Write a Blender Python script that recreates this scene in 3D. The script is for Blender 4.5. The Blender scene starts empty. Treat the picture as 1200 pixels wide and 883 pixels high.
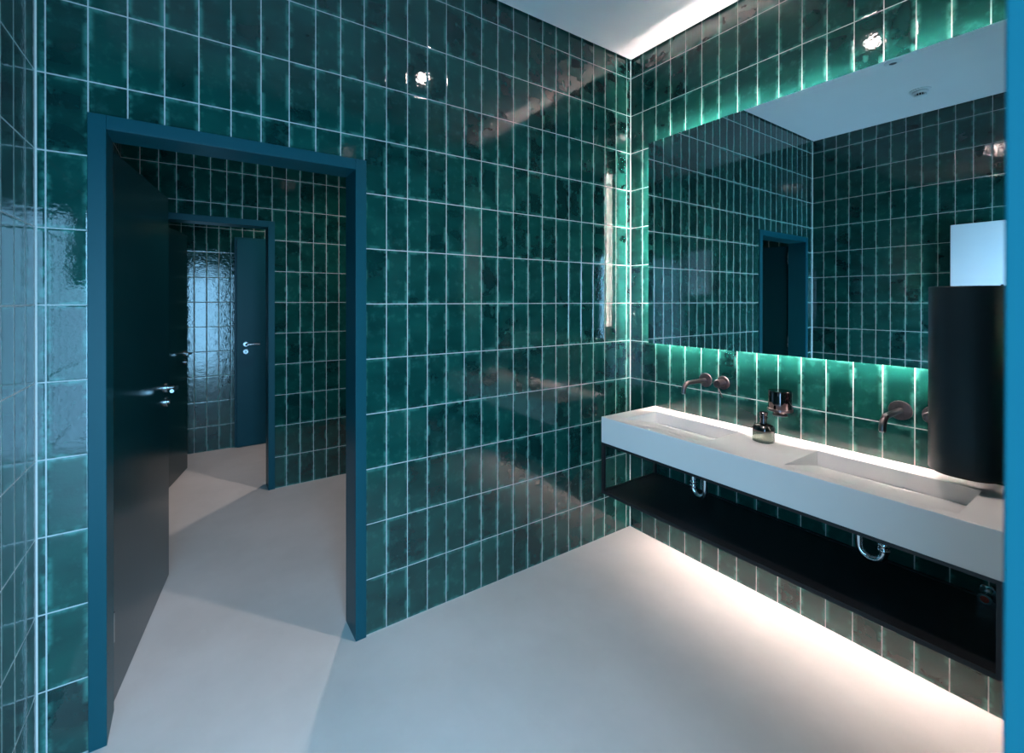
import bpy, bmesh, math, random
from mathutils import Vector, Matrix
random.seed(7)
S = bpy.context.scene
COL = S.collection

# ---------------------------------------------------------------- camera
TH, PITCH, ROLL = 0.5884111, -0.0027497, -0.0007995
cam_d = bpy.data.cameras.new('camera')
cam_d.sensor_fit = 'HORIZONTAL'; cam_d.sensor_width = 36.0
cam_d.lens = 528.001 * 36 / 1200
cam_d.shift_x = (600 - 582.387) / 1200
cam_d.shift_y = (354.119 - 441.5) / 1200
cam_d.clip_start = 0.02
cam = bpy.data.objects.new('camera', cam_d); COL.objects.link(cam)
fw = Vector((math.sin(TH) * math.cos(PITCH), math.cos(TH) * math.cos(PITCH), math.sin(PITCH)))
rt = Vector((math.cos(TH), -math.sin(TH), 0))
up = rt.cross(fw)
rt2 = rt * math.cos(ROLL) - up * math.sin(ROLL)
up2 = up * math.cos(ROLL) + rt * math.sin(ROLL)
M = Matrix((rt2, up2, -fw)).transposed().to_4x4()
M.translation = (0, 0, 1.52)
cam.matrix_world = M
cam_d.dof.use_dof = True; cam_d.dof.focus_distance = 2.7; cam_d.dof.aperture_fstop = 3.4
S.camera = cam

# ---------------------------------------------------------------- world, light, exposure
S.view_settings.view_transform = 'Standard'; S.view_settings.look = 'None'
S.view_settings.gamma = 1.0; S.view_settings.use_curve_mapping = False
S.view_settings.exposure = 0.0
DAY_COL, DAY = (0.24, 0.57, 0.90), 16.5        # cool daylight outside the entrance door
SPOT = 80.0                                   # downlights
LED = 330.0                                    # mirror light tape
UNDER = 118.0                                  # tape under the shelf
WARM = (1.0, 0.835, 0.79)
W = bpy.data.worlds.new('daylight'); S.world = W; W.use_nodes = True
bgn = W.node_tree.nodes['Background']
bgn.inputs[0].default_value = (*DAY_COL, 1); bgn.inputs[1].default_value = DAY
S.cycles.caustics_reflective = True
S.cycles.max_bounces = 12; S.cycles.glossy_bounces = 8; S.cycles.diffuse_bounces = 6
S.cycles.blur_glossy = 0.04
S.cycles.sample_clamp_indirect = 60.0

# ---------------------------------------------------------------- room measures
H = 3.130                    # ceiling height
XL, XR = -0.4295, 2.4304       # left wall, basin wall
YD, YA = 0.054, 2.0247         # entrance wall, tiled wall with doorway
YA2 = 2.16                   # back face of that wall
YE, YE2 = 4.02, 4.155       # next wall
YF = 5.39                    # last wall
TP, TH_ = 0.103614, 0.250736    # tile pitch

# ---------------------------------------------------------------- node helpers
class NT:
    def __init__(s, mat):
        s.t = mat.node_tree; s.n = s.t.nodes; s.l = s.t.links
    def new(s, kind, **kw):
        n = s.n.new(kind)
        for k, v in kw.items(): setattr(n, k, v)
        return n
    def put(s, sock, v):
        if isinstance(v, bpy.types.NodeSocket): s.l.new(v, sock)
        elif v is not None: sock.default_value = v
    def m(s, op, a, b=None, c=None, clamp=False):
        n = s.new('ShaderNodeMath', operation=op); n.use_clamp = clamp
        for i, v in enumerate((a, b, c)): 
            if v is not None: s.put(n.inputs[i], v)
        return n.outputs[0]
    def sm(s, v, lo, hi, a=0.0, b=1.0):
        n = s.new('ShaderNodeMapRange', interpolation_type='SMOOTHSTEP')
        s.put(n.inputs[0], v); s.put(n.inputs[1], lo); s.put(n.inputs[2], hi); s.put(n.inputs[3], a); s.put(n.inputs[4], b)
        return n.outputs[0]
    def mix(s, f, a, b):
        n = s.new('ShaderNodeMix', data_type='RGBA')
        s.put(n.inputs[0], f)
        s.put(n.inputs[6], a if isinstance(a, bpy.types.NodeSocket) else (*a, 1))
        s.put(n.inputs[7], b if isinstance(b, bpy.types.NodeSocket) else (*b, 1))
        return n.outputs[2]
    def comb(s, x, y, z):
        n = s.new('ShaderNodeCombineXYZ')
        for i, v in enumerate((x, y, z)): s.put(n.inputs[i], v)
        return n.outputs[0]
    def noise(s, vec, scale, detail=2.0, rough=0.5):
        n = s.new('ShaderNodeTexNoise'); s.put(n.inputs['Vector'], vec)
        n.inputs['Scale'].default_value = scale; n.inputs['Detail'].default_value = detail
        n.inputs['Roughness'].default_value = rough
        return n.outputs[0]
    def white(s, vec):
        n = s.new('ShaderNodeTexWhiteNoise', noise_dimensions='3D'); s.put(n.inputs[0], vec)
        return n.outputs['Value'], n.outputs['Color']
def newmat(name):
    m = bpy.data.materials.new(name); m.use_nodes = True
    return m, NT(m), m.node_tree.nodes['Principled BSDF']
def simple(name, col, rough=0.5, metal=0.0, noise=0.0, nscale=40, bump=0.0, spec=None, coat=0.0):
    m, t, b = newmat(name)
    tc = t.new('ShaderNodeTexCoord').outputs['Object']
    if noise > 0:
        nz = t.noise(tc, nscale, 3)
        f = t.sm(nz, 0.3, 0.7)
        t.put(b.inputs['Base Color'], t.mix(f, tuple(c * (1 - noise) for c in col), tuple(min(1, c * (1 + noise)) for c in col)))
        t.put(b.inputs['Roughness'], t.sm(nz, 0.2, 0.8, rough * 0.9, rough * 1.1))
    else:
        b.inputs['Base Color'].default_value = (*col, 1); b.inputs['Roughness'].default_value = rough
    b.inputs['Metallic'].default_value = metal
    if spec is not None: b.inputs['Specular IOR Level'].default_value = spec
    if coat: b.inputs['Coat Weight'].default_value = coat; b.inputs['Coat Roughness'].default_value = 0.05
    if bump > 0:
        bp = t.new('ShaderNodeBump'); bp.inputs['Distance'].default_value = bump; bp.inputs['Strength'].default_value = 1
        t.put(bp.inputs['Height'], t.noise(tc, nscale * 4, 3)); t.put(b.inputs['Normal'], bp.outputs[0])
    return m

def tile_material(name, axis, u0, v0=0.00035, pu=TP, pv=TH_, wob=1.0):
    m, t, b = newmat(name)
    tc = t.new('ShaderNodeTexCoord').outputs['Object']
    sp = t.new('ShaderNodeSeparateXYZ'); t.put(sp.inputs[0], tc)
    u = sp.outputs[axis]; v = sp.outputs[2]
    cu = t.m('DIVIDE', t.m('SUBTRACT', u, u0), pu); cv = t.m('DIVIDE', t.m('SUBTRACT', v, v0), pv)
    iu = t.m('FLOOR', cu); iv = t.m('FLOOR', cv)
    fu = t.m('SUBTRACT', cu, iu); fv = t.m('SUBTRACT', cv, iv)
    du = t.m('MULTIPLY', t.m('MINIMUM', fu, t.m('SUBTRACT', 1.0, fu)), pu)
    dv = t.m('MULTIPLY', t.m('MINIMUM', fv, t.m('SUBTRACT', 1.0, fv)), pv)
    d = t.m('MINIMUM', du, dv)
    # hand-cut edge: distance wobbles a little
    wv = t.comb(t.m('MULTIPLY', u, 1.0), 0.0, v)
    d = t.m('ADD', d, t.m('MULTIPLY', t.m('SUBTRACT', t.noise(wv, 60, 2), 0.5), 0.0014))
    grout = t.m('SUBTRACT', 1.0, t.sm(d, 0.0014, 0.0024))
    idv = t.comb(iu, iv, 3.7 + axis)
    rv, rc = t.white(idv)
    rs = t.new('ShaderNodeSeparateXYZ'); t.put(rs.inputs[0], rc)
    # per-tile shifted coordinates so that no glaze pattern runs over a joint
    pu_ = t.m('ADD', u, t.m('MULTIPLY', rs.outputs[0], 7.0)); pv_ = t.m('ADD', v, t.m('MULTIPLY', rs.outputs[1], 9.0))
    pvec = t.comb(pu_, rs.outputs[2], pv_)
    hvec = t.comb(t.m('MULTIPLY', pu_, 0.45), rs.outputs[2], pv_)      # streaks lie along the tile's width
    n1 = t.noise(pvec, 11, 4, 0.6); n2 = t.noise(hvec, 9, 2, 0.45); n3 = t.noise(pvec, 22, 3, 0.6)
    dark, mid, light = (0.0011, 0.021, 0.020), (0.005, 0.068, 0.054), (0.05, 0.22, 0.18)
    c1 = t.mix(t.sm(t.m('ADD', t.m('MULTIPLY', n2, 0.75), t.m('MULTIPLY', rv, 0.25)), 0.15, 0.85), dark, mid)
    # glaze thins out and pales in patches along the edges
    edge = t.sm(d, 0.002, 0.021, 1.0, 0.0)
    patch = t.m('MULTIPLY', edge, t.sm(t.m('ADD', n1, t.m('MULTIPLY', n3, 0.35)), 0.58, 0.84))
    faint = t.m('MULTIPLY', t.sm(n3, 0.52, 0.8), 0.16)
    c2 = t.mix(t.m('MAXIMUM', t.m('MULTIPLY', patch, 0.8), faint), c1, light)
    col = t.mix(grout, c2, (0.46, 0.46, 0.445))
    t.put(b.inputs['Base Color'], col)
    t.put(b.inputs['Roughness'], t.sm(grout, 0.0, 1.0, 0.035, 0.75))
    b.inputs['IOR'].default_value = 1.63
    t.put(b.inputs['Sheen Weight'], t.sm(grout, 0.0, 1.0, 0.05, 0.0)); b.inputs['Sheen Roughness'].default_value = 0.35

    # relief: pillowed edges, each tile a touch out of plane, rippled glaze
    pil = t.m('MULTIPLY', t.sm(d, 0.0018, 0.0075), 0.00035)
    tilt = t.m('ADD', t.m('MULTIPLY', t.m('MULTIPLY', t.m('SUBTRACT', fu, 0.5), t.m('SUBTRACT', rs.outputs[0], 0.5)), 0.0002 * min(wob, 1.2)),
                      t.m('MULTIPLY', t.m('MULTIPLY', t.m('SUBTRACT', fv, 0.5), t.m('SUBTRACT', rs.outputs[1], 0.5)), 0.0004 * min(wob, 1.2)))
    w1 = t.m('MULTIPLY', t.noise(pvec, 19, 1.5, 0.5), 0.00040 * wob)
    w2 = t.m('MULTIPLY', t.noise(pvec, 82, 2, 0.5), 0.00024 * wob)
    h = t.m('MULTIPLY', t.m('ADD', t.m('ADD', pil, tilt), t.m('ADD', w1, w2)), t.m('SUBTRACT', 1.0, grout))
    bp = t.new('ShaderNodeBump'); bp.inputs['Strength'].default_value = 1.0; bp.inputs['Distance'].default_value = 1.0
    t.put(bp.inputs['Height'], h); t.put(b.inputs['Normal'], bp.outputs[0])
    return m

X_, Y_ = 0, 1
M_A = tile_material('glazed_tile_back', X_, 0.73416)
M_A2 = M_A
M_B = tile_material('glazed_tile_basin_wall', Y_, 1.92654 - 20 * TP)
M_C = tile_material('glazed_tile_left', Y_, 1.9245 - 20 * TP, wob=1.5)
M_E = tile_material('glazed_tile_middle', X_, -0.119, v0=0.00035, pu=0.1045)
M_F = tile_material('glazed_tile_end', X_, -0.018, v0=0.00035, pu=0.105, wob=2.6)

M_PAINT = simple('petrol_satin_paint', (0.001, 0.058, 0.074), 0.38, spec=0.22)
M_LEAF_SHADED = simple('petrol_paint_shaded', (0.001, 0.022, 0.026), 0.22)  # petrol door paint with the shade of the open leaves put into its colour
M_STEEL = simple('brushed_steel', (0.55, 0.55, 0.55), 0.22, 1.0, noise=0.05, nscale=60)
M_CHROME = simple('chrome', (0.80, 0.83, 0.85), 0.06, 1.0)
M_BRONZE = simple('brushed_gunmetal', (0.17, 0.135, 0.14), 0.30, 1.0, noise=0.08, nscale=50)
M_BRONZE_D = simple('polished_gunmetal', (0.13, 0.10, 0.10), 0.10, 1.0)
M_BLACKM = simple('black_powder_coat', (0.008, 0.009, 0.011), 0.42, noise=0.2, nscale=150, bump=0.00003)
M_STONE = simple('white_solid_surface', (0.80, 0.78, 0.75), 0.38, noise=0.01, nscale=5)
M_WHITEP = simple('white_plastic', (0.78, 0.79, 0.79), 0.35)
M_WHITEM = simple('white_lacquered_metal', (0.80, 0.82, 0.83), 0.30)
M_DARK = simple('dark_recess', (0.01, 0.01, 0.01), 0.8)
M_BLACKD = simple('black_satin_dispenser', (0.003, 0.012, 0.018), 0.42)
M_RED = simple('red_cap', (0.55, 0.04, 0.02), 0.4)
M_CEIL = simple('white_ceiling_plaster', (0.78, 0.78, 0.77), 0.85, noise=0.012, nscale=3)
M_PLASTER = simple('grey_plaster', (0.4, 0.4, 0.4), 0.9, noise=0.02)

def floor_material():
    m, t, b = newmat('polished_microcement')
    tc = t.new('ShaderNodeTexCoord').outputs['Object']
    n1 = t.noise(tc, 1.7, 5, 0.6); n2 = t.noise(tc, 9, 5, 0.65)
    c = t.mix(t.sm(n1, 0.3, 0.7), (0.545, 0.515, 0.480), (0.615, 0.580, 0.545))
    c = t.mix(t.m('MULTIPLY', t.sm(n2, 0.58, 0.85), 0.25), c, (0.48, 0.455, 0.43))
    t.put(b.inputs['Base Color'], c)
    t.put(b.inputs['Roughness'], t.sm(n2, 0.2, 0.8, 0.48, 0.62))
    bp = t.new('ShaderNodeBump'); bp.inputs['Distance'].default_value = 0.0006
    t.put(bp.inputs['Height'], t.noise(tc, 14, 4)); t.put(b.inputs['Normal'], bp.outputs[0])
    return m
M_FLOOR = floor_material()

def emit(name, col, s):
    m = bpy.data.materials.new(name); m.use_nodes = True; nt = m.node_tree
    nt.nodes.clear(); e = nt.nodes.new('ShaderNodeEmission'); o = nt.nodes.new('ShaderNodeOutputMaterial')
    e.inputs[0].default_value = (*col, 1); e.inputs[1].default_value = s; nt.links.new(e.outputs[0], o.inputs[0])
    return m
M_LED = emit('mirror_light_tape', WARM, LED)
def dot(m, s):
    t = NT(m); e = t.n['Emission']
    sp = t.new('ShaderNodeSeparateXYZ'); t.put(sp.inputs[0], t.new('ShaderNodeTexCoord').outputs['Object'])
    f = t.m('FRACT', t.m('MULTIPLY', t.m('ADD', sp.outputs[1], sp.outputs[2]), 60.0))
    t.put(e.inputs[1], t.m('ADD', t.m('MULTIPLY', t.m('LESS_THAN', f, 0.4), s * 2.2), s * 0.12))
dot(M_LED, LED)
M_LED2 = emit('shelf_light_tape', WARM, UNDER)
M_LENS = emit('downlight_lens', WARM, 260.0)
m, t, b = newmat('silvered_glass'); b.inputs['Metallic'].default_value = 1; b.inputs['Roughness'].default_value = 0.0
b.inputs['Base Color'].default_value = (0.96, 0.97, 0.965, 1); M_MIRROR = m
m, t, b = newmat('smoked_glass'); b.inputs['Base Color'].default_value = (0.30, 0.35, 0.28, 1)
b.inputs['Transmission Weight'].default_value = 0.85; b.inputs['Roughness'].default_value = 0.03; b.inputs['IOR'].default_value = 1.5
M_GLASS = m

# ---------------------------------------------------------------- mesh helpers
def link(name, bm, mat, parent=None, smooth=False, bevel=0.0, seg=2, angle=35):
    bmesh.ops.recalc_face_normals(bm, faces=bm.faces)
    me = bpy.data.meshes.new(name); bm.to_mesh(me); bm.free()
    mats = mat if isinstance(mat, (list, tuple)) else [mat]
    for mm in mats: me.materials.append(mm)
    o = bpy.data.objects.new(name, me); COL.objects.link(o)
    if smooth:
        for p in me.polygons: p.use_smooth = True
        me.set_sharp_from_angle(angle=math.radians(angle))
    if bevel > 0:
        md = o.modifiers.new('bevel', 'BEVEL'); md.width = bevel; md.segments = seg
        md.limit_method = 'ANGLE'; md.angle_limit = math.radians(40)
    if parent is not None: o.parent = parent
    return o
def box(bm, x0, x1, y0, y1, z0, z1, mi=0):
    vs = [bm.verts.new((x, y, z)) for x in (x0, x1) for y in (y0, y1) for z in (z0, z1)]
    for q in ((0, 1, 3, 2), (4, 6, 7, 5), (0, 4, 5, 1), (2, 3, 7, 6), (0, 2, 6, 4), (1, 5, 7, 3)):
        f = bm.faces.new([vs[i] for i in q]); f.material_index = mi
def frame_of(axis):
    a = Vector(axis).normalized()
    r = Vector((0, 0, 1)) if abs(a.z) < 0.9 else Vector((1, 0, 0))
    e1 = a.cross(r).normalized(); e2 = a.cross(e1)
    return a, e1, e2
def lathe(bm, prof, origin=(0, 0, 0), axis=(0, 0, 1), n=32, mi=0):
    """prof: list of (radius, distance along the axis)"""
    a, e1, e2 = frame_of(axis); o = Vector(origin); rings = []
    for r, h in prof:
        if r < 1e-6: rings.append([bm.verts.new(o + a * h)])
        else: rings.append([bm.verts.new(o + a * h + (e1 * math.cos(2 * math.pi * i / n) + e2 * math.sin(2 * math.pi * i / n)) * r) for i in range(n)])
    for p, q in zip(rings, rings[1:]):
        for i in range(n):
            j = (i + 1) % n
            if len(p) == 1 and len(q) == 1: continue
            if len(p) == 1: f = bm.faces.new((p[0], q[i], q[j]))
            elif len(q) == 1: f = bm.faces.new((p[i], p[j], q[0]))
            else: f = bm.faces.new((p[i], p[j], q[j], q[i]))
            f.material_index = mi
def tube(bm, pts, r, n=16, cap=True, mi=0):
    pts = [Vector(p) for p in pts]; rings = []; prev = None
    for i, p in enumerate(pts):
        d = (pts[min(i + 1, len(pts) - 1)] - pts[max(i - 1, 0)]).normalized()
        if prev is None: _, e1, e2 = frame_of(d)
        else:
            e1 = (prev - d * prev.dot(d)).normalized(); e2 = d.cross(e1)
        prev = e1; rr = r[i] if isinstance(r, (list, tuple)) else r
        rings.append([bm.verts.new(p + (e1 * math.cos(2 * math.pi * k / n) + e2 * math.sin(2 * math.pi * k / n)) * rr) for k in range(n)])
    for a_, b_ in zip(rings, rings[1:]):
        for k in range(n):
            j = (k + 1) % n; f = bm.faces.new((a_[k], a_[j], b_[j], b_[k])); f.material_index = mi
    if cap: bm.faces.new(rings[0][::-1]).material_index = mi; bm.faces.new(rings[-1]).material_index = mi
def arc(c, r, a0, a1, n, ex, ez):
    c, ex, ez = Vector(c), Vector(ex), Vector(ez)
    return [c + ex * (r * math.cos(a0 + (a1 - a0) * i / n)) + ez * (r * math.sin(a0 + (a1 - a0) * i / n)) for i in range(n + 1)]
def B(): return bmesh.new()
def bx(name, mat, parent, *args, bevel=0.0):
    bm = B(); box(bm, *args); return link(name, bm, mat, parent, bevel=bevel)
def thing(name, label, cat, loc=(0, 0, 0), group=None, kind=None):
    o = bpy.data.objects.new(name, None); COL.objects.link(o); o.location = loc; o.empty_display_size = 0.05
    if label: o['label'] = label
    if cat: o['category'] = cat
    if group: o['group'] = group
    if kind: o['kind'] = kind
    return o
def adopt(o, parent):
    """keeps world-space coordinates of a part under a moved Empty"""
    o.parent = parent; o.matrix_parent_inverse = Matrix.Translation(parent.location).inverted()
    return o
def struct(o, label=None):
    o['kind'] = 'structure'
    if label: o['label'] = label
    return o

# ---------------------------------------------------------------- the shell
GAP = 0.014
bm = B(); box(bm, -1.6, 3.2, -2.2, YF + 0.15, -0.12, 0.0)
struct(link('floor', bm, M_FLOOR))
bm = B()
box(bm, XL + GAP, XR - GAP, YD + GAP, YA - GAP, H, H + 0.02)
box(bm, XL - 0.15, XR + 0.15, YD - 0.15, YA2 - 0.001, H + 0.045, H + 0.15)
struct(link('ceiling', bm, M_CEIL))
bm = B(); box(bm, XL, XR + 0.1, YA2, YE, H, H + 0.1); box(bm, XL, XR + 0.1, YE2, YF, H, H + 0.1)
struct(link('ceiling', bm, M_CEIL))
def wall_with_hole(name, mat, x0, x1, y0, y1, z1, hx0, hx1, hz):
    bm = B()
    box(bm, x0, hx0, y0, y1, 0, z1); box(bm, hx1, x1, y0, y1, 0, z1); box(bm, hx0, hx1, y0, y1, hz, z1)
    return struct(link(name, bm, mat))
OX0, OX1, OZ = -0.255, 0.589, 2.103          # clear opening of the first doorway
FW = 0.048                                     # frame face width
wall_with_hole('wall_back', M_A, XL, XR, YA, YA2, H + 0.045, OX0 - 0.02, OX1 + 0.02, OZ + 0.02)
E0, E1, EZ = -0.262, 0.478, 2.108
wall_with_hole('wall_middle', M_E, XL - 0.1, XR + 0.1, YE, YE2, H, E0 - 0.02, E1 + 0.02, EZ + 0.02)
D0, D1, DZ = -0.354, 0.482, 2.10
wall_with_hole('wall_front', M_A2, XL, XR, YD - 0.13, YD, H + 0.045, D0 - 0.02, D1 + 0.02, DZ + 0.02)
bm = B(); box(bm, XR, XR + 0.12, YD - 0.13, YA2, 0, H + 0.045); struct(link('wall_right', bm, M_B))
bm = B(); box(bm, XL - 0.12, XL, YD - 0.13, YA2, 0, H + 0.045); struct(link('wall_left', bm, M_C))
bm = B(); box(bm, XL - 0.12, XR + 0.2, YF, YF + 0.12, 0, H); struct(link('wall_end', bm, M_F))
bm = B(); box(bm, XL - 0.12, XL, YA2, YF, 0, H); struct(link('wall_left', bm, M_C))
bm = B(); box(bm, XR + 0.1, XR + 0.2, YA2, YF, 0, H); struct(link('wall_right', bm, M_C))
# slim sealant joints where the tiled walls meet
bm = B(); s = 0.004
for (cx, cy) in ((XR, YA), (XL, YA)):
    sx = -1 if cx > 0 else 1
    vs = [bm.verts.new(v) for v in ((cx, cy, 0), (cx + sx * s, cy, 0), (cx, cy - s, 0), (cx, cy, H), (cx + sx * s, cy, H), (cx, cy - s, H))]
    bm.faces.new((vs[1], vs[2], vs[5], vs[4])); bm.faces.new((vs[0], vs[1], vs[4], vs[3])); bm.faces.new((vs[2], vs[0], vs[3], vs[5]))
struct(link('trim_1', bm, simple('pale_sealant', (0.6, 0.6, 0.57), 0.5)))

# ---------------------------------------------------------------- door frames and doors
def door_frame(parent, x0, x1, z1, yf, yb, proud=0.012):
    """steel frame: face on both wall sides, reveal, rebate lip at the back"""
    bm = B(); y0, y1 = yf - proud, yb + proud
    def piece(a0, a1, z0, zz, head):
        box(bm, a0, a1, y0, y1, z0, zz)
    box(bm, x0 - FW, x0, y0, y0 + 0.012, 0, z1 + FW); box(bm, x1, x1 + FW, y0, y0 + 0.012, 0, z1 + FW); box(bm, x0, x1, y0, y0 + 0.012, z1, z1 + FW)
    box(bm, x0 - FW, x0, y1 - 0.012, y1, 0, z1 + FW); box(bm, x1, x1 + FW, y1 - 0.012, y1, 0, z1 + FW); box(bm, x0, x1, y1 - 0.012, y1, z1, z1 + FW)
    box(bm, x0 - 0.018, x0, y0 + 0.012, y1 - 0.012, 0, z1); box(bm, x1, x1 + 0.018, y0 + 0.012, y1 - 0.012, 0, z1)
    box(bm, x0 - 0.018, x1 + 0.018, y0 + 0.012, y1 - 0.012, z1, z1 + 0.018)
    return link('door_frame', bm, M_PAINT, parent, bevel=0.0015)
def lever_handle(parent, p, n, d, flip=1):
    """rosette at p on a face with normal n; the grip runs along d"""
    p, n, d = Vector(p), Vector(n).normalized(), Vector(d).normalized()
    bm = B(); lathe(bm, [(0, 0), (0.026, 0), (0.026, 0.007), (0.024, 0.009), (0, 0.009)], p, n)
    ro = link('handle_rosette', bm, M_STEEL, parent, smooth=True)
    bm = B(); q = p + n * 0.05
    tube(bm, [p + n * 0.008, p + n * 0.036] + [p + n * 0.05 - n * 0.014 * (1 - math.sin(a)) + d * 0.014 * (1 - math.cos(a)) for a in [math.pi / 2 * i / 6 for i in range(1, 7)]] + [p + n * 0.05 + d * 0.125], 0.0095, 20)
    link('handle_lever', bm, M_STEEL, parent, smooth=True)
    e = p - Vector((0, 0, 0.076))
    bm = B(); lathe(bm, [(0, 0), (0.026, 0), (0.026, 0.007), (0.024, 0.009), (0.012, 0.009), (0.012, 0.004), (0, 0.004)], e, n)
    es = link('lock_escutcheon', bm, M_STEEL, parent, smooth=True)
    return e
def leaf(parent, hinge, free, z1, face_side=-1):
    """leaf between two plan points, 40 mm thick towards the hidden side; returns frame vectors"""
    hx, hy = hinge; fx, fy = free
    d = Vector((fx - hx, fy - hy, 0)).normalized(); n = Vector((d.y, -d.x, 0))
    bm = B(); T = 0.04
    pts = [Vector((hx, hy, 0)), Vector((fx, fy, 0)), Vector((fx, fy, 0)) - n * T, Vector((hx, hy, 0)) - n * T]
    lo = [bm.verts.new(p + Vector((0, 0, 0.006))) for p in pts]; hi = [bm.verts.new(p + Vector((0, 0, z1))) for p in pts]
    bm.faces.new(lo); bm.faces.new(hi[::-1])
    for i in range(4): bm.faces.new((lo[i], lo[(i + 1) % 4], hi[(i + 1) % 4], hi[i]))
    o = link('door_leaf', bm, M_LEAF_SHADED, parent, bevel=0.0015)
    return o, d, n
# doorway 1, open away from the camera
d1 = thing('door_1', 'shaded petrol door standing open in the first doorway, steel lever handle on it', None, kind='structure')
door_frame(d1, OX0, OX1, OZ, YA, YA2)
lf, d, n = leaf(d1, (-0.263, 2.185), (-0.127, 3.070), 2.082)
pf = Vector((-0.127, 3.070, 0))
e = lever_handle(lf, pf - d * 0.062 + Vector((0, 0, 1.05)), n, -d)
bm = B(); lathe(bm, [(0, 0.004), (0.0115, 0.004), (0.0115, 0.016), (0.009, 0.019), (0, 0.019)], e, n); link('lock_cylinder', bm, M_STEEL, lf, smooth=True)
bm = B()
for z in (0.25, 1.05, 1.9): lathe(bm, [(0, 0), (0.009, 0), (0.009, 0.11), (0, 0.11)], Vector((-0.262, 2.178, z)), (0, 0, 1), 16)
link('hinge', bm, M_STEEL, d1, smooth=True)
# doorway 2
d2 = thing('door_2', 'shaded petrol door standing open in the second doorway further back', None, kind='structure')
door_frame(d2, E0, E1, EZ, YE, YE2)
lf, d, n = leaf(d2, (-0.268, 4.172), (-0.068, 4.937), 2.112)
pf = Vector((-0.068, 4.937, 0))
e = lever_handle(lf, pf - d * 0.06 + Vector((0, 0, 1.05)), n, -d)
bm = B(); lathe(bm, [(0, 0.004), (0.0115, 0.004), (0.0115, 0.016), (0, 0.017)], e, n); link('lock_cylinder', bm, M_STEEL, lf, smooth=True)
# door 3, closed in the end wall
d3 = thing('door_3', 'closed petrol door in the far end wall with a steel lever and a keyhole', None, kind='structure')
bm = B(); box(bm, 0.328, 1.21, YF - 0.014, YF, 0, 2.178); link('door_frame', bm, M_PAINT, d3, bevel=0.0015)
bm = B(); box(bm, 0.346, 1.186, YF - 0.05, YF - 0.012, 0.006, 2.157); lf = link('door_leaf', bm, M_PAINT, d3, bevel=0.0015)
e = lever_handle(lf, (0.427, YF - 0.05, 1.066), (0, -1, 0), (1, 0, 0))
bm = B(); lathe(bm, [(0, 0.0095), (0.0045, 0.0095), (0.0045, 0.0085), (0, 0.0085)], e + Vector((0, 0, 0.003)), (0, -1, 0), 16)
box(bm, e.x - 0.0028, e.x + 0.0028, e.y - 0.0095, e.y - 0.0085, e.z - 0.009, e.z + 0.002)
link('keyhole', bm, M_DARK, lf)
# doorway 4, the entrance the photograph is taken from
d4 = thing('door_4', 'petrol painted steel door frame at the right edge, closest to the camera', None, kind='structure')
bm = B(); y0, y1 = YD - 0.142, YD + 0.013
for a0, a1 in ((D0 - FW, D0), (D1, D1 + FW)):
    box(bm, a0, a1, y1 - 0.013, y1, 0, DZ + FW); box(bm, a0, a1, y0, y0 + 0.012, 0, DZ + FW)
box(bm, D0, D1, y1 - 0.013, y1, DZ, DZ + FW); box(bm, D0, D1, y0, y0 + 0.012, DZ, DZ + FW)
box(bm, D0 - 0.018, D0, y0 + 0.012, y1 - 0.013, 0, DZ); box(bm, D1, D1 + 0.018, y0 + 0.012, y1 - 0.013, 0, DZ)
box(bm, D0 - 0.018, D1 + 0.018, y0 + 0.012, y1 - 0.013, DZ, DZ + 0.018)
link('door_frame', bm, M_PAINT, d4, bevel=0.0015)
# ---------------------------------------------------------------- daylight enters through the entrance opening
pl = bpy.data.lights.new('daylight_portal', 'AREA'); pl.shape = 'RECTANGLE'; pl.size = D1 - D0; pl.size_y = DZ
pl.cycles.is_portal = True
po = bpy.data.objects.new('daylight_portal', pl); COL.objects.link(po)
po.location = ((D0 + D1) / 2, YD - 0.15, DZ / 2); po.rotation_euler = (math.radians(90), 0, 0)

# ---------------------------------------------------------------- mirror with light tape behind
MX, MY0, MY1, MZ0, MZ1 = 2.380, 0.270, 1.840, 1.254, 2.517
mir = thing('wall_mirror', 'large frameless rectangular mirror lit from behind over the basins', 'mirror', (XR, (MY0 + MY1) / 2, MZ0))
adopt(bx('mirror_glass', M_MIRROR, None, MX, MX + 0.006, MY0, MY1, MZ0, MZ1, bevel=0.0), mir)
I = 0.085
adopt(bx('backing_box', M_WHITEM, None, MX + 0.0062, XR - 0.0005, MY0 + I, MY1 - 0.045, MZ0 + I, MZ1 - I, bevel=0), mir)
def tape(y0, y1, z0, z1, lab):
    adopt(bx('light_tape', M_LED, None, 2.401, 2.411, y0, y1, z0, z1), mir)
tape(MY0 + I, MY1 - 0.045, MZ1 - I + 0.0005, MZ1 - I + 0.0025, 0)
tape(MY0 + I, MY1 - 0.045, MZ0 + I - 0.0025, MZ0 + I - 0.0005, 0)
tape(MY1 - 0.0445, MY1 - 0.0425, MZ0 + I, MZ1 - I, 0)
tape(MY0 + I - 0.0025, MY0 + I - 0.0005, MZ0 + I, MZ1 - I, 0)

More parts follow.
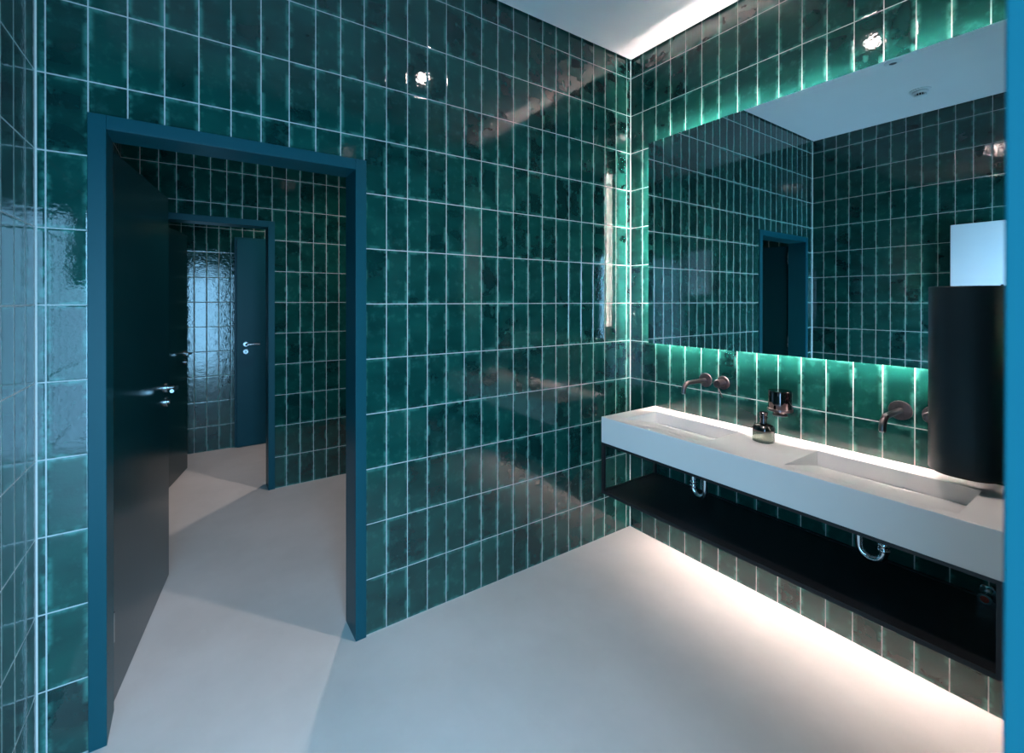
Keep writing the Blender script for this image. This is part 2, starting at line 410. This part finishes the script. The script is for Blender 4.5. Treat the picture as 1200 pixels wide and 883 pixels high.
# ---------------------------------------------------------------- basin counter
CX0, CY0, CY1, CZ0, CZ1 = 1.945, 0.266, 1.828, 0.704, 0.851
cnt = thing('washbasin_counter', 'long white solid surface washbasin counter with two sloping slot basins', 'washbasin', (CX0, CY0, CZ0))
BX0, BX1 = 1.993, 2.308
basins = [(0.371, 0.878), (1.227, 1.727)]
bm = B()
xs = [CX0, BX0, BX1, XR]; ys = [CY0, basins[0][0], basins[0][1], basins[1][0], basins[1][1], CY1]
V = {}
def v(x, y, z):
    k = (round(x, 5), round(y, 5), round(z, 5))
    if k not in V: V[k] = bm.verts.new(k)
    return V[k]
for i in range(3):
    for j in range(5):
        if i == 1 and j in (1, 3): continue
        bm.faces.new((v(xs[i], ys[j], CZ1), v(xs[i + 1], ys[j], CZ1), v(xs[i + 1], ys[j + 1], CZ1), v(xs[i], ys[j + 1], CZ1)))
SL = 0.786; SG = 0.009; SB = 0.768          # ramp foot, slot width, slot bottom
for (a, b_) in basins:
    xr = BX1 - SG
    bm.faces.new((v(BX0, a, CZ1), v(BX0, b_, CZ1), v(xr, b_, SL), v(xr, a, SL)))
    bm.faces.new((v(xr, a, SL), v(xr, b_, SL), v(xr, b_, SB), v(xr, a, SB)))
    bm.faces.new((v(xr, a, SB), v(xr, b_, SB), v(BX1, b_, SB), v(BX1, a, SB)))
    bm.faces.new((v(BX1, a, SB), v(BX1, b_, SB), v(BX1, b_, CZ1), v(BX1, a, CZ1)))
    for y in (a, b_):
        bm.faces.new((v(BX0, y, CZ1), v(xr, y, SL), v(xr, y, SB), v(BX1, y, SB), v(BX1, y, CZ1)))
for j in range(5):
    bm.faces.new((v(CX0, ys[j], CZ1), v(CX0, ys[j + 1], CZ1), v(CX0, ys[j + 1], CZ0), v(CX0, ys[j], CZ0)))
    bm.faces.new((v(XR, ys[j], CZ1), v(XR, ys[j + 1], CZ1), v(XR, ys[j + 1], CZ0), v(XR, ys[j], CZ0)))
for y in (CY0, CY1):
    bm.faces.new([v(x, y, CZ1) for x in xs] + [v(XR, y, CZ0), v(CX0, y, CZ0)])
bm.faces.new([v(CX0, y, CZ0) for y in ys] + [v(XR, y, CZ0) for y in ys[::-1]])
adopt(link('counter_body', bm, M_STONE, None, bevel=0.0018), cnt)
for (a, b_) in basins:
    adopt(bx('drain_slot', M_DARK, None, BX1 - SG + 0.001, BX1 - 0.001, a + 0.002, b_ - 0.002, SB, SB + 0.006), cnt)

# ---------------------------------------------------------------- black stand with shelf
st = thing('vanity_stand', 'black metal frame with an open lower shelf under the washbasin counter', 'stand', (CX0, CY0, 0.409))
T = 0.018; ZB, ZT = 0.410, 0.7038
def bar(name, *a): adopt(bx(name, M_BLACKM, None, *a, bevel=0.001), st)
XBk = XR - 0.001
for (x0, x1) in ((CX0, CX0 + T), (XBk - T, XBk)):
    for (y0, y1) in ((CY0, CY0 + T), (CY1 - T, CY1)):
        bar('post', x0, x1, y0, y1, ZB, ZT)
for (x0, x1) in ((CX0, CX0 + T), (XBk - T, XBk)):
    bar('rail', x0, x1, CY0 + T, CY1 - T, ZT - 0.013, ZT)
    bar('rail', x0, x1, CY0 + T, CY1 - T, ZB, ZB + 0.018)
for (y0, y1) in ((CY0, CY0 + T), (CY1 - T, CY1)):
    bar('rail', CX0 + T, XBk - T, y0, y1, ZT - 0.013, ZT)
    bar('rail', CX0 + T, XBk - T, y0, y1, ZB, ZB + 0.018)
bar('shelf', CX0 + T, XBk - T, CY0 + T, CY1 - T, ZB + 0.010, ZB + 0.014)
# light tape in a shallow channel below the shelf
ls = thing('light_strip', 'thin warm light strip under the black shelf along the tiled wall', 'light', (2.388, CY0, 0.39))
bm = B(); box(bm, 2.386, 2.423, CY0 + 0.02, CY1 - 0.02, 0.404, 0.4085); box(bm, 2.386, 2.3885, CY0 + 0.02, CY1 - 0.02, 0.388, 0.404)
adopt(link('channel', bm, M_BLACKM), ls)
adopt(bx('light_tape', M_LED2, None, 2.399, 2.415, CY0 + 0.03, CY1 - 0.03, 0.4015, 0.4038), ls)

# ---------------------------------------------------------------- taps
def faucet(ys, label, group=None):
    f = thing('basin_faucet', label, 'faucet', (XR, ys, 1.068))
    ax = (-1, 0, 0); z = 1.067
    bm = B(); lathe(bm, [(0, 0.001), (0.0395, 0.001), (0.0395, 0.006), (0.0385, 0.0075), (0.015, 0.0075), (0, 0.0075)], (XR, ys, z), ax, 48)
    ros = adopt(link('spout_rosette', bm, M_BRONZE, None, smooth=True), f)
    R = 0.047; pts = [(XR - 0.006, ys, z), (XR - 0.06, ys, z), (XR - 0.225 + R + 0.012, ys, z)]
    pts += arc((XR - 0.225 + R + 0.012, ys, z - R), R, math.pi / 2, 0.12, 12, (-1, 0, 0), (0, 0, 1))[1:]
    last = Vector(pts[-1]); pts.append(last + Vector((-0.001, 0, -0.012)))
    bm = B(); tube(bm, pts, 0.0115, 24); spo = adopt(link('spout', bm, M_BRONZE, None, smooth=True), f)
    tip = Vector(pts[-1])
    bm = B(); lathe(bm, [(0, 0), (0.0095, 0), (0.0105, 0.004), (0, 0.004)], tip + Vector((0, 0, -0.003)), (0, 0, 1)); adopt(link('aerator', bm, M_STEEL, None, smooth=True), spo)
    yh = ys - 0.103
    bm = B(); lathe(bm, [(0, 0.001), (0.0365, 0.001), (0.0365, 0.006), (0.0355, 0.0075), (0, 0.0075)], (XR, yh, z), ax, 48); adopt(link('handle_rosette', bm, M_BRONZE, None, smooth=True), f)
    bm = B(); lathe(bm, [(0, 0.006), (0.021, 0.006), (0.021, 0.030), (0.0202, 0.031), (0.021, 0.032), (0.021, 0.066), (0.0195, 0.068), (0.016, 0.068), (0.015, 0.064), (0, 0.064)], (XR, yh, z), ax, 40)
    kn = adopt(link('control_knob', bm, M_BRONZE, None, smooth=True), f)
    bm = B(); p0 = Vector((XR - 0.056, yh, z - 0.018)); p1 = p0 + Vector((-0.006, -0.030, -0.052)); tube(bm, [p0, p0.lerp(p1, .5), p1], 0.0032, 12)
    adopt(link('lever_pin', bm, M_BRONZE, None, smooth=True), kn)
faucet(1.483, 'wall mounted gunmetal faucet over the left basin, nearest the corner')
faucet(0.624, 'wall mounted gunmetal faucet over the right basin, beside the tall black dispenser')

# ---------------------------------------------------------------- soap dispenser on the wall
sd = thing('soap_dispenser', 'round gunmetal soap dispenser fixed to the green tiles between the faucets', 'soap dispenser', (2.345, 1.05, 0.965))
c = (2.345, 1.050, 0)
bm = B(); lathe(bm, [(0, 1.000), (0.049, 1.000), (0.050, 1.002), (0.050, 1.084), (0.048, 1.087), (0, 1.087)], c, (0, 0, 1), 48)
adopt(link('soap_tank', bm, M_BRONZE_D, None, smooth=True), sd)
bm = B(); lathe(bm, [(0, 0.990), (0.052, 0.990), (0.0535, 0.992), (0.0535, 1.0008), (0.0505, 1.003)], c, (0, 0, 1), 48)
adopt(link('holder_ring', bm, M_BRONZE, None, smooth=True), sd)
bm = B(); lathe(bm, [(0, 0.972), (0.022, 0.972), (0.024, 0.975), (0.030, 0.990), (0, 0.990)], c, (0, 0, 1), 32)
lathe(bm, [(0, 0.966), (0.030, 0.966), (0.031, 0.968), (0.030, 0.972), (0, 0.972)], c, (0, 0, 1), 32)
adopt(link('push_nozzle', bm, M_BRONZE, None, smooth=True), sd)
bm = B(); tube(bm, [(2.390, 1.050, 0.998), (XR - 0.005, 1.050, 0.998)], 0.009, 16); lathe(bm, [(0, 0.001), (0.022, 0.001), (0.022, 0.008), (0, 0.008)], (XR, 1.050, 0.998), (-1, 0, 0), 32)
adopt(link('wall_arm', bm, M_BRONZE_D, None, smooth=True), sd)

# ---------------------------------------------------------------- bottle
bo = thing('soap_bottle', 'squat smoked glass bottle with a dark cap standing on the white counter', 'bottle', (2.247, 1.079, CZ1))
def ell(bm, prof, rx, ry, n=40):
    rings = []
    for k, z in prof:
        rings.append([bm.verts.new((math.copysign(abs(math.cos(a)) ** 0.8, math.cos(a)) * (rx - (1 - k) * rx), math.copysign(abs(math.sin(a)) ** 0.8, math.sin(a)) * (ry * k), z)) for a in [2 * math.pi * i / n for i in range(n)]])
    for p, q in zip(rings, rings[1:]):
        for i in range(n): bm.faces.new((p[i], p[(i + 1) % n], q[(i + 1) % n], q[i]))
    bm.faces.new(rings[0][::-1]); bm.faces.new(rings[-1])
bm = B(); ell(bm, [(0.90, 0.001), (0.97, 0.003), (1.0, 0.008), (1.0, 0.052)], 0.045, 0.045); link('bottle_body', bm, M_GLASS, bo, smooth=True)
bm = B(); ell(bm, [(1.0, 0.0525), (1.01, 0.060), (0.97, 0.069), (0.86, 0.077), (0.62, 0.083), (0.40, 0.086)], 0.045, 0.045); link('bottle_shoulder', bm, M_BRONZE_D, bo, smooth=True)
bm = B(); lathe(bm, [(0.016, 0.084), (0.015, 0.090), (0.015, 0.112), (0.018, 0.114), (0.018, 0.119), (0.010, 0.120)]); link('bottle_neck', bm, M_BRONZE_D, bo, smooth=True)
bm = B(); lathe(bm, [(0, 0.1195), (0.012, 0.1195), (0.012, 0.124), (0.018, 0.126), (0.0185, 0.138), (0.016, 0.141), (0, 0.141)]); link('bottle_cap', bm, M_BRONZE_D, bo, smooth=True)

# ---------------------------------------------------------------- traps and valve
def trap(x, yn, yo, zb, label):
    """yn: drain side with the nut, yo: outlet side"""
    t_ = thing('drain_trap', label, 'pipe', (x, (yn + yo) / 2, zb), 'chrome drain traps below the counter')
    r = abs(yn - yo) / 2; s = 1 if yo > yn else -1; yc = (yn + yo) / 2; zc_ = zb + r + 0.014
    pts = [(x, yn, 0.70), (x, yn, zc_)] + arc((x, yc, zc_), r, math.pi, 2 * math.pi, 16, (0, s, 0), (0, 0, 1))[1:] + [(x, yo, zc_ + 0.03), (x, yo, 0.665)]
    bm = B(); tube(bm, pts, 0.0135, 24); adopt(link('trap_bend', bm, M_CHROME, None, smooth=True), t_)
    bm = B(); tube(bm, [(x, yo, 0.668), (x + 0.05, yo, 0.672), (XR - 0.003, yo, 0.672)], 0.0125, 20); lathe(bm, [(0, 0.001), (0.033, 0.001), (0.030, 0.007), (0, 0.007)], (XR, yo, 0.672), (-1, 0, 0))
    adopt(link('outlet_pipe', bm, M_CHROME, None, smooth=True), t_)
    bm = B()
    for z in (zc_ + 0.006, zc_ + 0.026): lathe(bm, [(0.0136, 0), (0.0185, 0), (0.020, 0.003), (0.020, 0.009), (0.0185, 0.012), (0.0136, 0.012)], (x, yn, z), (0, 0, 1), 24)
    adopt(link('slip_nut', bm, M_CHROME, None, smooth=True), t_)
trap(2.2, 1.412, 1.345, 0.480, 'chrome drain trap hanging below the left basin')
trap(2.2, 0.613, 0.690, 0.497, 'chrome drain trap hanging below the right basin')
va = thing('angle_valve', 'small chrome angle valve with a red cap on the wall above the shelf', 'valve', (XR, 0.372, 0.440))
bm = B(); lathe(bm, [(0, 0.001), (0.026, 0.001), (0.023, 0.008), (0.012, 0.010), (0.012, 0.040), (0.016, 0.042), (0.016, 0.052), (0, 0.052)], (XR, 0.372, 0.446), (-1, 0, 0))
adopt(link('valve_body', bm, M_CHROME, None, smooth=True), va)
bm = B(); lathe(bm, [(0.010, 0), (0.019, 0.002), (0.021, 0.016), (0.019, 0.020), (0.012, 0.020)], (XR - 0.052, 0.372, 0.446), (-1, 0, 0), 12)
adopt(link('valve_knob', bm, M_CHROME, None, smooth=True), va)
bm = B(); lathe(bm, [(0.0, 0), (0.0115, 0), (0.0115, 0.0215), (0, 0.0225)], (XR - 0.052, 0.372, 0.446), (-1, 0, 0), 20)
adopt(link('valve_cap', bm, M_RED, None, smooth=True), va)

# ---------------------------------------------------------------- tall black dispenser on the basin wall
td = thing('towel_dispenser', 'tall black rounded dispenser mounted on the wall over the right end of the counter', 'dispenser', (XR, 0.39, 0.872))
def rounded_plan(y0, y1, x0, x1, bulge, r, n=10):
    """plan outline from the wall side round the bowed front (towards -X)"""
    pts = [(x1, y1)]
    pts += [(x0 + r - r * math.sin(a), y1 - r + r * math.cos(a)) for a in [math.pi / 2 * i / n for i in range(n + 1)]]
    for i in range(1, 12):
        s_ = i / 12; y = (y1 - r) + (y0 + r - y1 + r) * s_; pts.append((x0 - bulge * math.sin(math.pi * s_), y))
    pts += [(x0 + r - r * math.cos(a), y0 + r - r * math.sin(a)) for a in [math.pi / 2 * i / n for i in range(n + 1)]]
    pts.append((x1, y0)); return pts
def half_round(y0, y1, x1, dep, n=36):
    c, h = (y0 + y1) / 2, (y1 - y0) / 2
    return [(x1 - dep * abs(math.sin(a)) ** 0.62, c + h * math.copysign(abs(math.cos(a)) ** 0.85, math.cos(a))) for a in [math.pi * i / n for i in range(n + 1)]]
def prism(bm, pts, z0, z1, mi=0):
    lo = [bm.verts.new((x, y, z0)) for x, y in pts]; hi = [bm.verts.new((x, y, z1)) for x, y in pts]
    bm.faces.new(lo[::-1]).material_index = mi; bm.faces.new(hi).material_index = mi
    for i in range(len(pts)):
        j = (i + 1) % len(pts); bm.faces.new((lo[i], lo[j], hi[j], hi[i])).material_index = mi
bm = B(); prism(bm, half_round(0.308, 0.511, 2.345, 0.135), 0.906, 1.573)
adopt(link('dispenser_cover', bm, M_BLACKD, None, smooth=True, bevel=0.003), td)
bm = B(); box(bm, 2.3455, XR - 0.001, 0.32, 0.455, 0.93, MZ0 - 0.03); box(bm, 2.3455, MX - 0.001, 0.32, 0.455, MZ0 - 0.03, 1.50); adopt(link('dispenser_back', bm, M_BLACKM, None, bevel=0.002), td)
bm = B(); prism(bm, half_round(0.32, 0.498, 2.335, 0.115), 0.899, 0.9058); adopt(link('dispenser_outlet', bm, M_DARK), td)

# white cabinet on the left wall, seen in the mirror
wc = thing('wall_cabinet', 'plain white metal cabinet on the opposite tiled wall, seen in the mirror', 'cabinet', (XL, 0.83, 1.60))
adopt(bx('cabinet_body', M_WHITEM, None, XL + 0.001, XL + 0.088, 0.697, 0.999, 1.60, 2.134, bevel=0.004), wc)
adopt(bx('cabinet_door', M_WHITEM, None, XL + 0.0885, XL + 0.100, 0.695, 1.001, 1.598, 2.136, bevel=0.003), wc)
bm = B(); lathe(bm, [(0, 0), (0.009, 0), (0.009, 0.003), (0, 0.003)], (XL + 0.100, 0.716, 1.64), (1, 0, 0), 20); adopt(link('cabinet_lock', bm, M_STEEL, None, smooth=True), wc)

# ---------------------------------------------------------------- ceiling fittings
def downlight(x, y, label, power, zc=H):
    t_ = thing('downlight', label, 'ceiling light', (x, y, zc), 'round ceiling downlights')
    bm = B(); lathe(bm, [(0.034, 0.004), (0.034, -0.002), (0.046, -0.004), (0.048, -0.001), (0.048, 0.0)], (0, 0, 0), (0, 0, 1), 40); link('trim_ring', bm, M_WHITEP, t_, smooth=True)
    bm = B(); lathe(bm, [(0, -0.0005), (0.034, -0.0005)], (0, 0, 0), (0, 0, 1), 32); link('lens', bm, M_LENS, t_)
    L = bpy.data.lights.new('downlight_lamp', 'SPOT'); L.energy = power; L.color = WARM; L.spot_size = math.radians(118); L.spot_blend = 0.8; L.shadow_soft_size = 0.028
    lo = bpy.data.objects.new('downlight_lamp', L); COL.objects.link(lo); lo.parent = t_; lo.location = (0, 0, -0.035)
downlight(1.368, 1.036, 'small round downlight in the ceiling of the basin room', SPOT)
downlight(1.06, 3.08, 'small round downlight in the ceiling behind the first doorway', SPOT * 0.85)
downlight(1.13, 4.76, 'small round downlight in the ceiling behind the second doorway', SPOT * 0.85)
ms = thing('motion_sensor', 'flat round white motion sensor on the ceiling, seen in the mirror', 'sensor', (0.846, 1.051, H))
bm = B(); lathe(bm, [(0.020, -0.006), (0.024, -0.0085), (0.040, -0.007), (0.048, -0.002), (0.048, 0.0)], n=40); link('sensor_housing', bm, M_WHITEP, ms, smooth=True)
bm = B(); lathe(bm, [(0, -0.004), (0.012, -0.005), (0.020, -0.006)], n=32); link('sensor_lens', bm, simple('grey_lens', (0.12, 0.13, 0.14), 0.3), ms, smooth=True)
sk = thing('smoke_detector', 'round white smoke detector with side vents on the ceiling, seen in the mirror', 'smoke detector', (0.166, 1.071, H))
bm = B(); lathe(bm, [(0.0, -0.008), (0.060, -0.008), (0.062, -0.006), (0.062, 0)], n=40); link('detector_base', bm, M_WHITEP, sk, smooth=True)
bm = B(); lathe(bm, [(0.046, -0.0085), (0.050, -0.022), (0.046, -0.028), (0.030, -0.028)], n=40)
lathe(bm, [(0.0, -0.058), (0.030, -0.058), (0.036, -0.054), (0.038, -0.048), (0.0, -0.046)], n=40); link('detector_head', bm, M_WHITEP, sk, smooth=True)
bm = B(); lathe(bm, [(0.026, -0.028), (0.026, -0.048)], n=32)
for i in range(14):
    a = 2 * math.pi * i / 14; ca, sa = math.cos(a), math.sin(a)
    tube(bm, [(0.034 * ca, 0.034 * sa, -0.027), (0.034 * ca, 0.034 * sa, -0.050)], 0.0022, 6, mi=1)
link('detector_vents', bm, [M_DARK, M_WHITEP], sk)
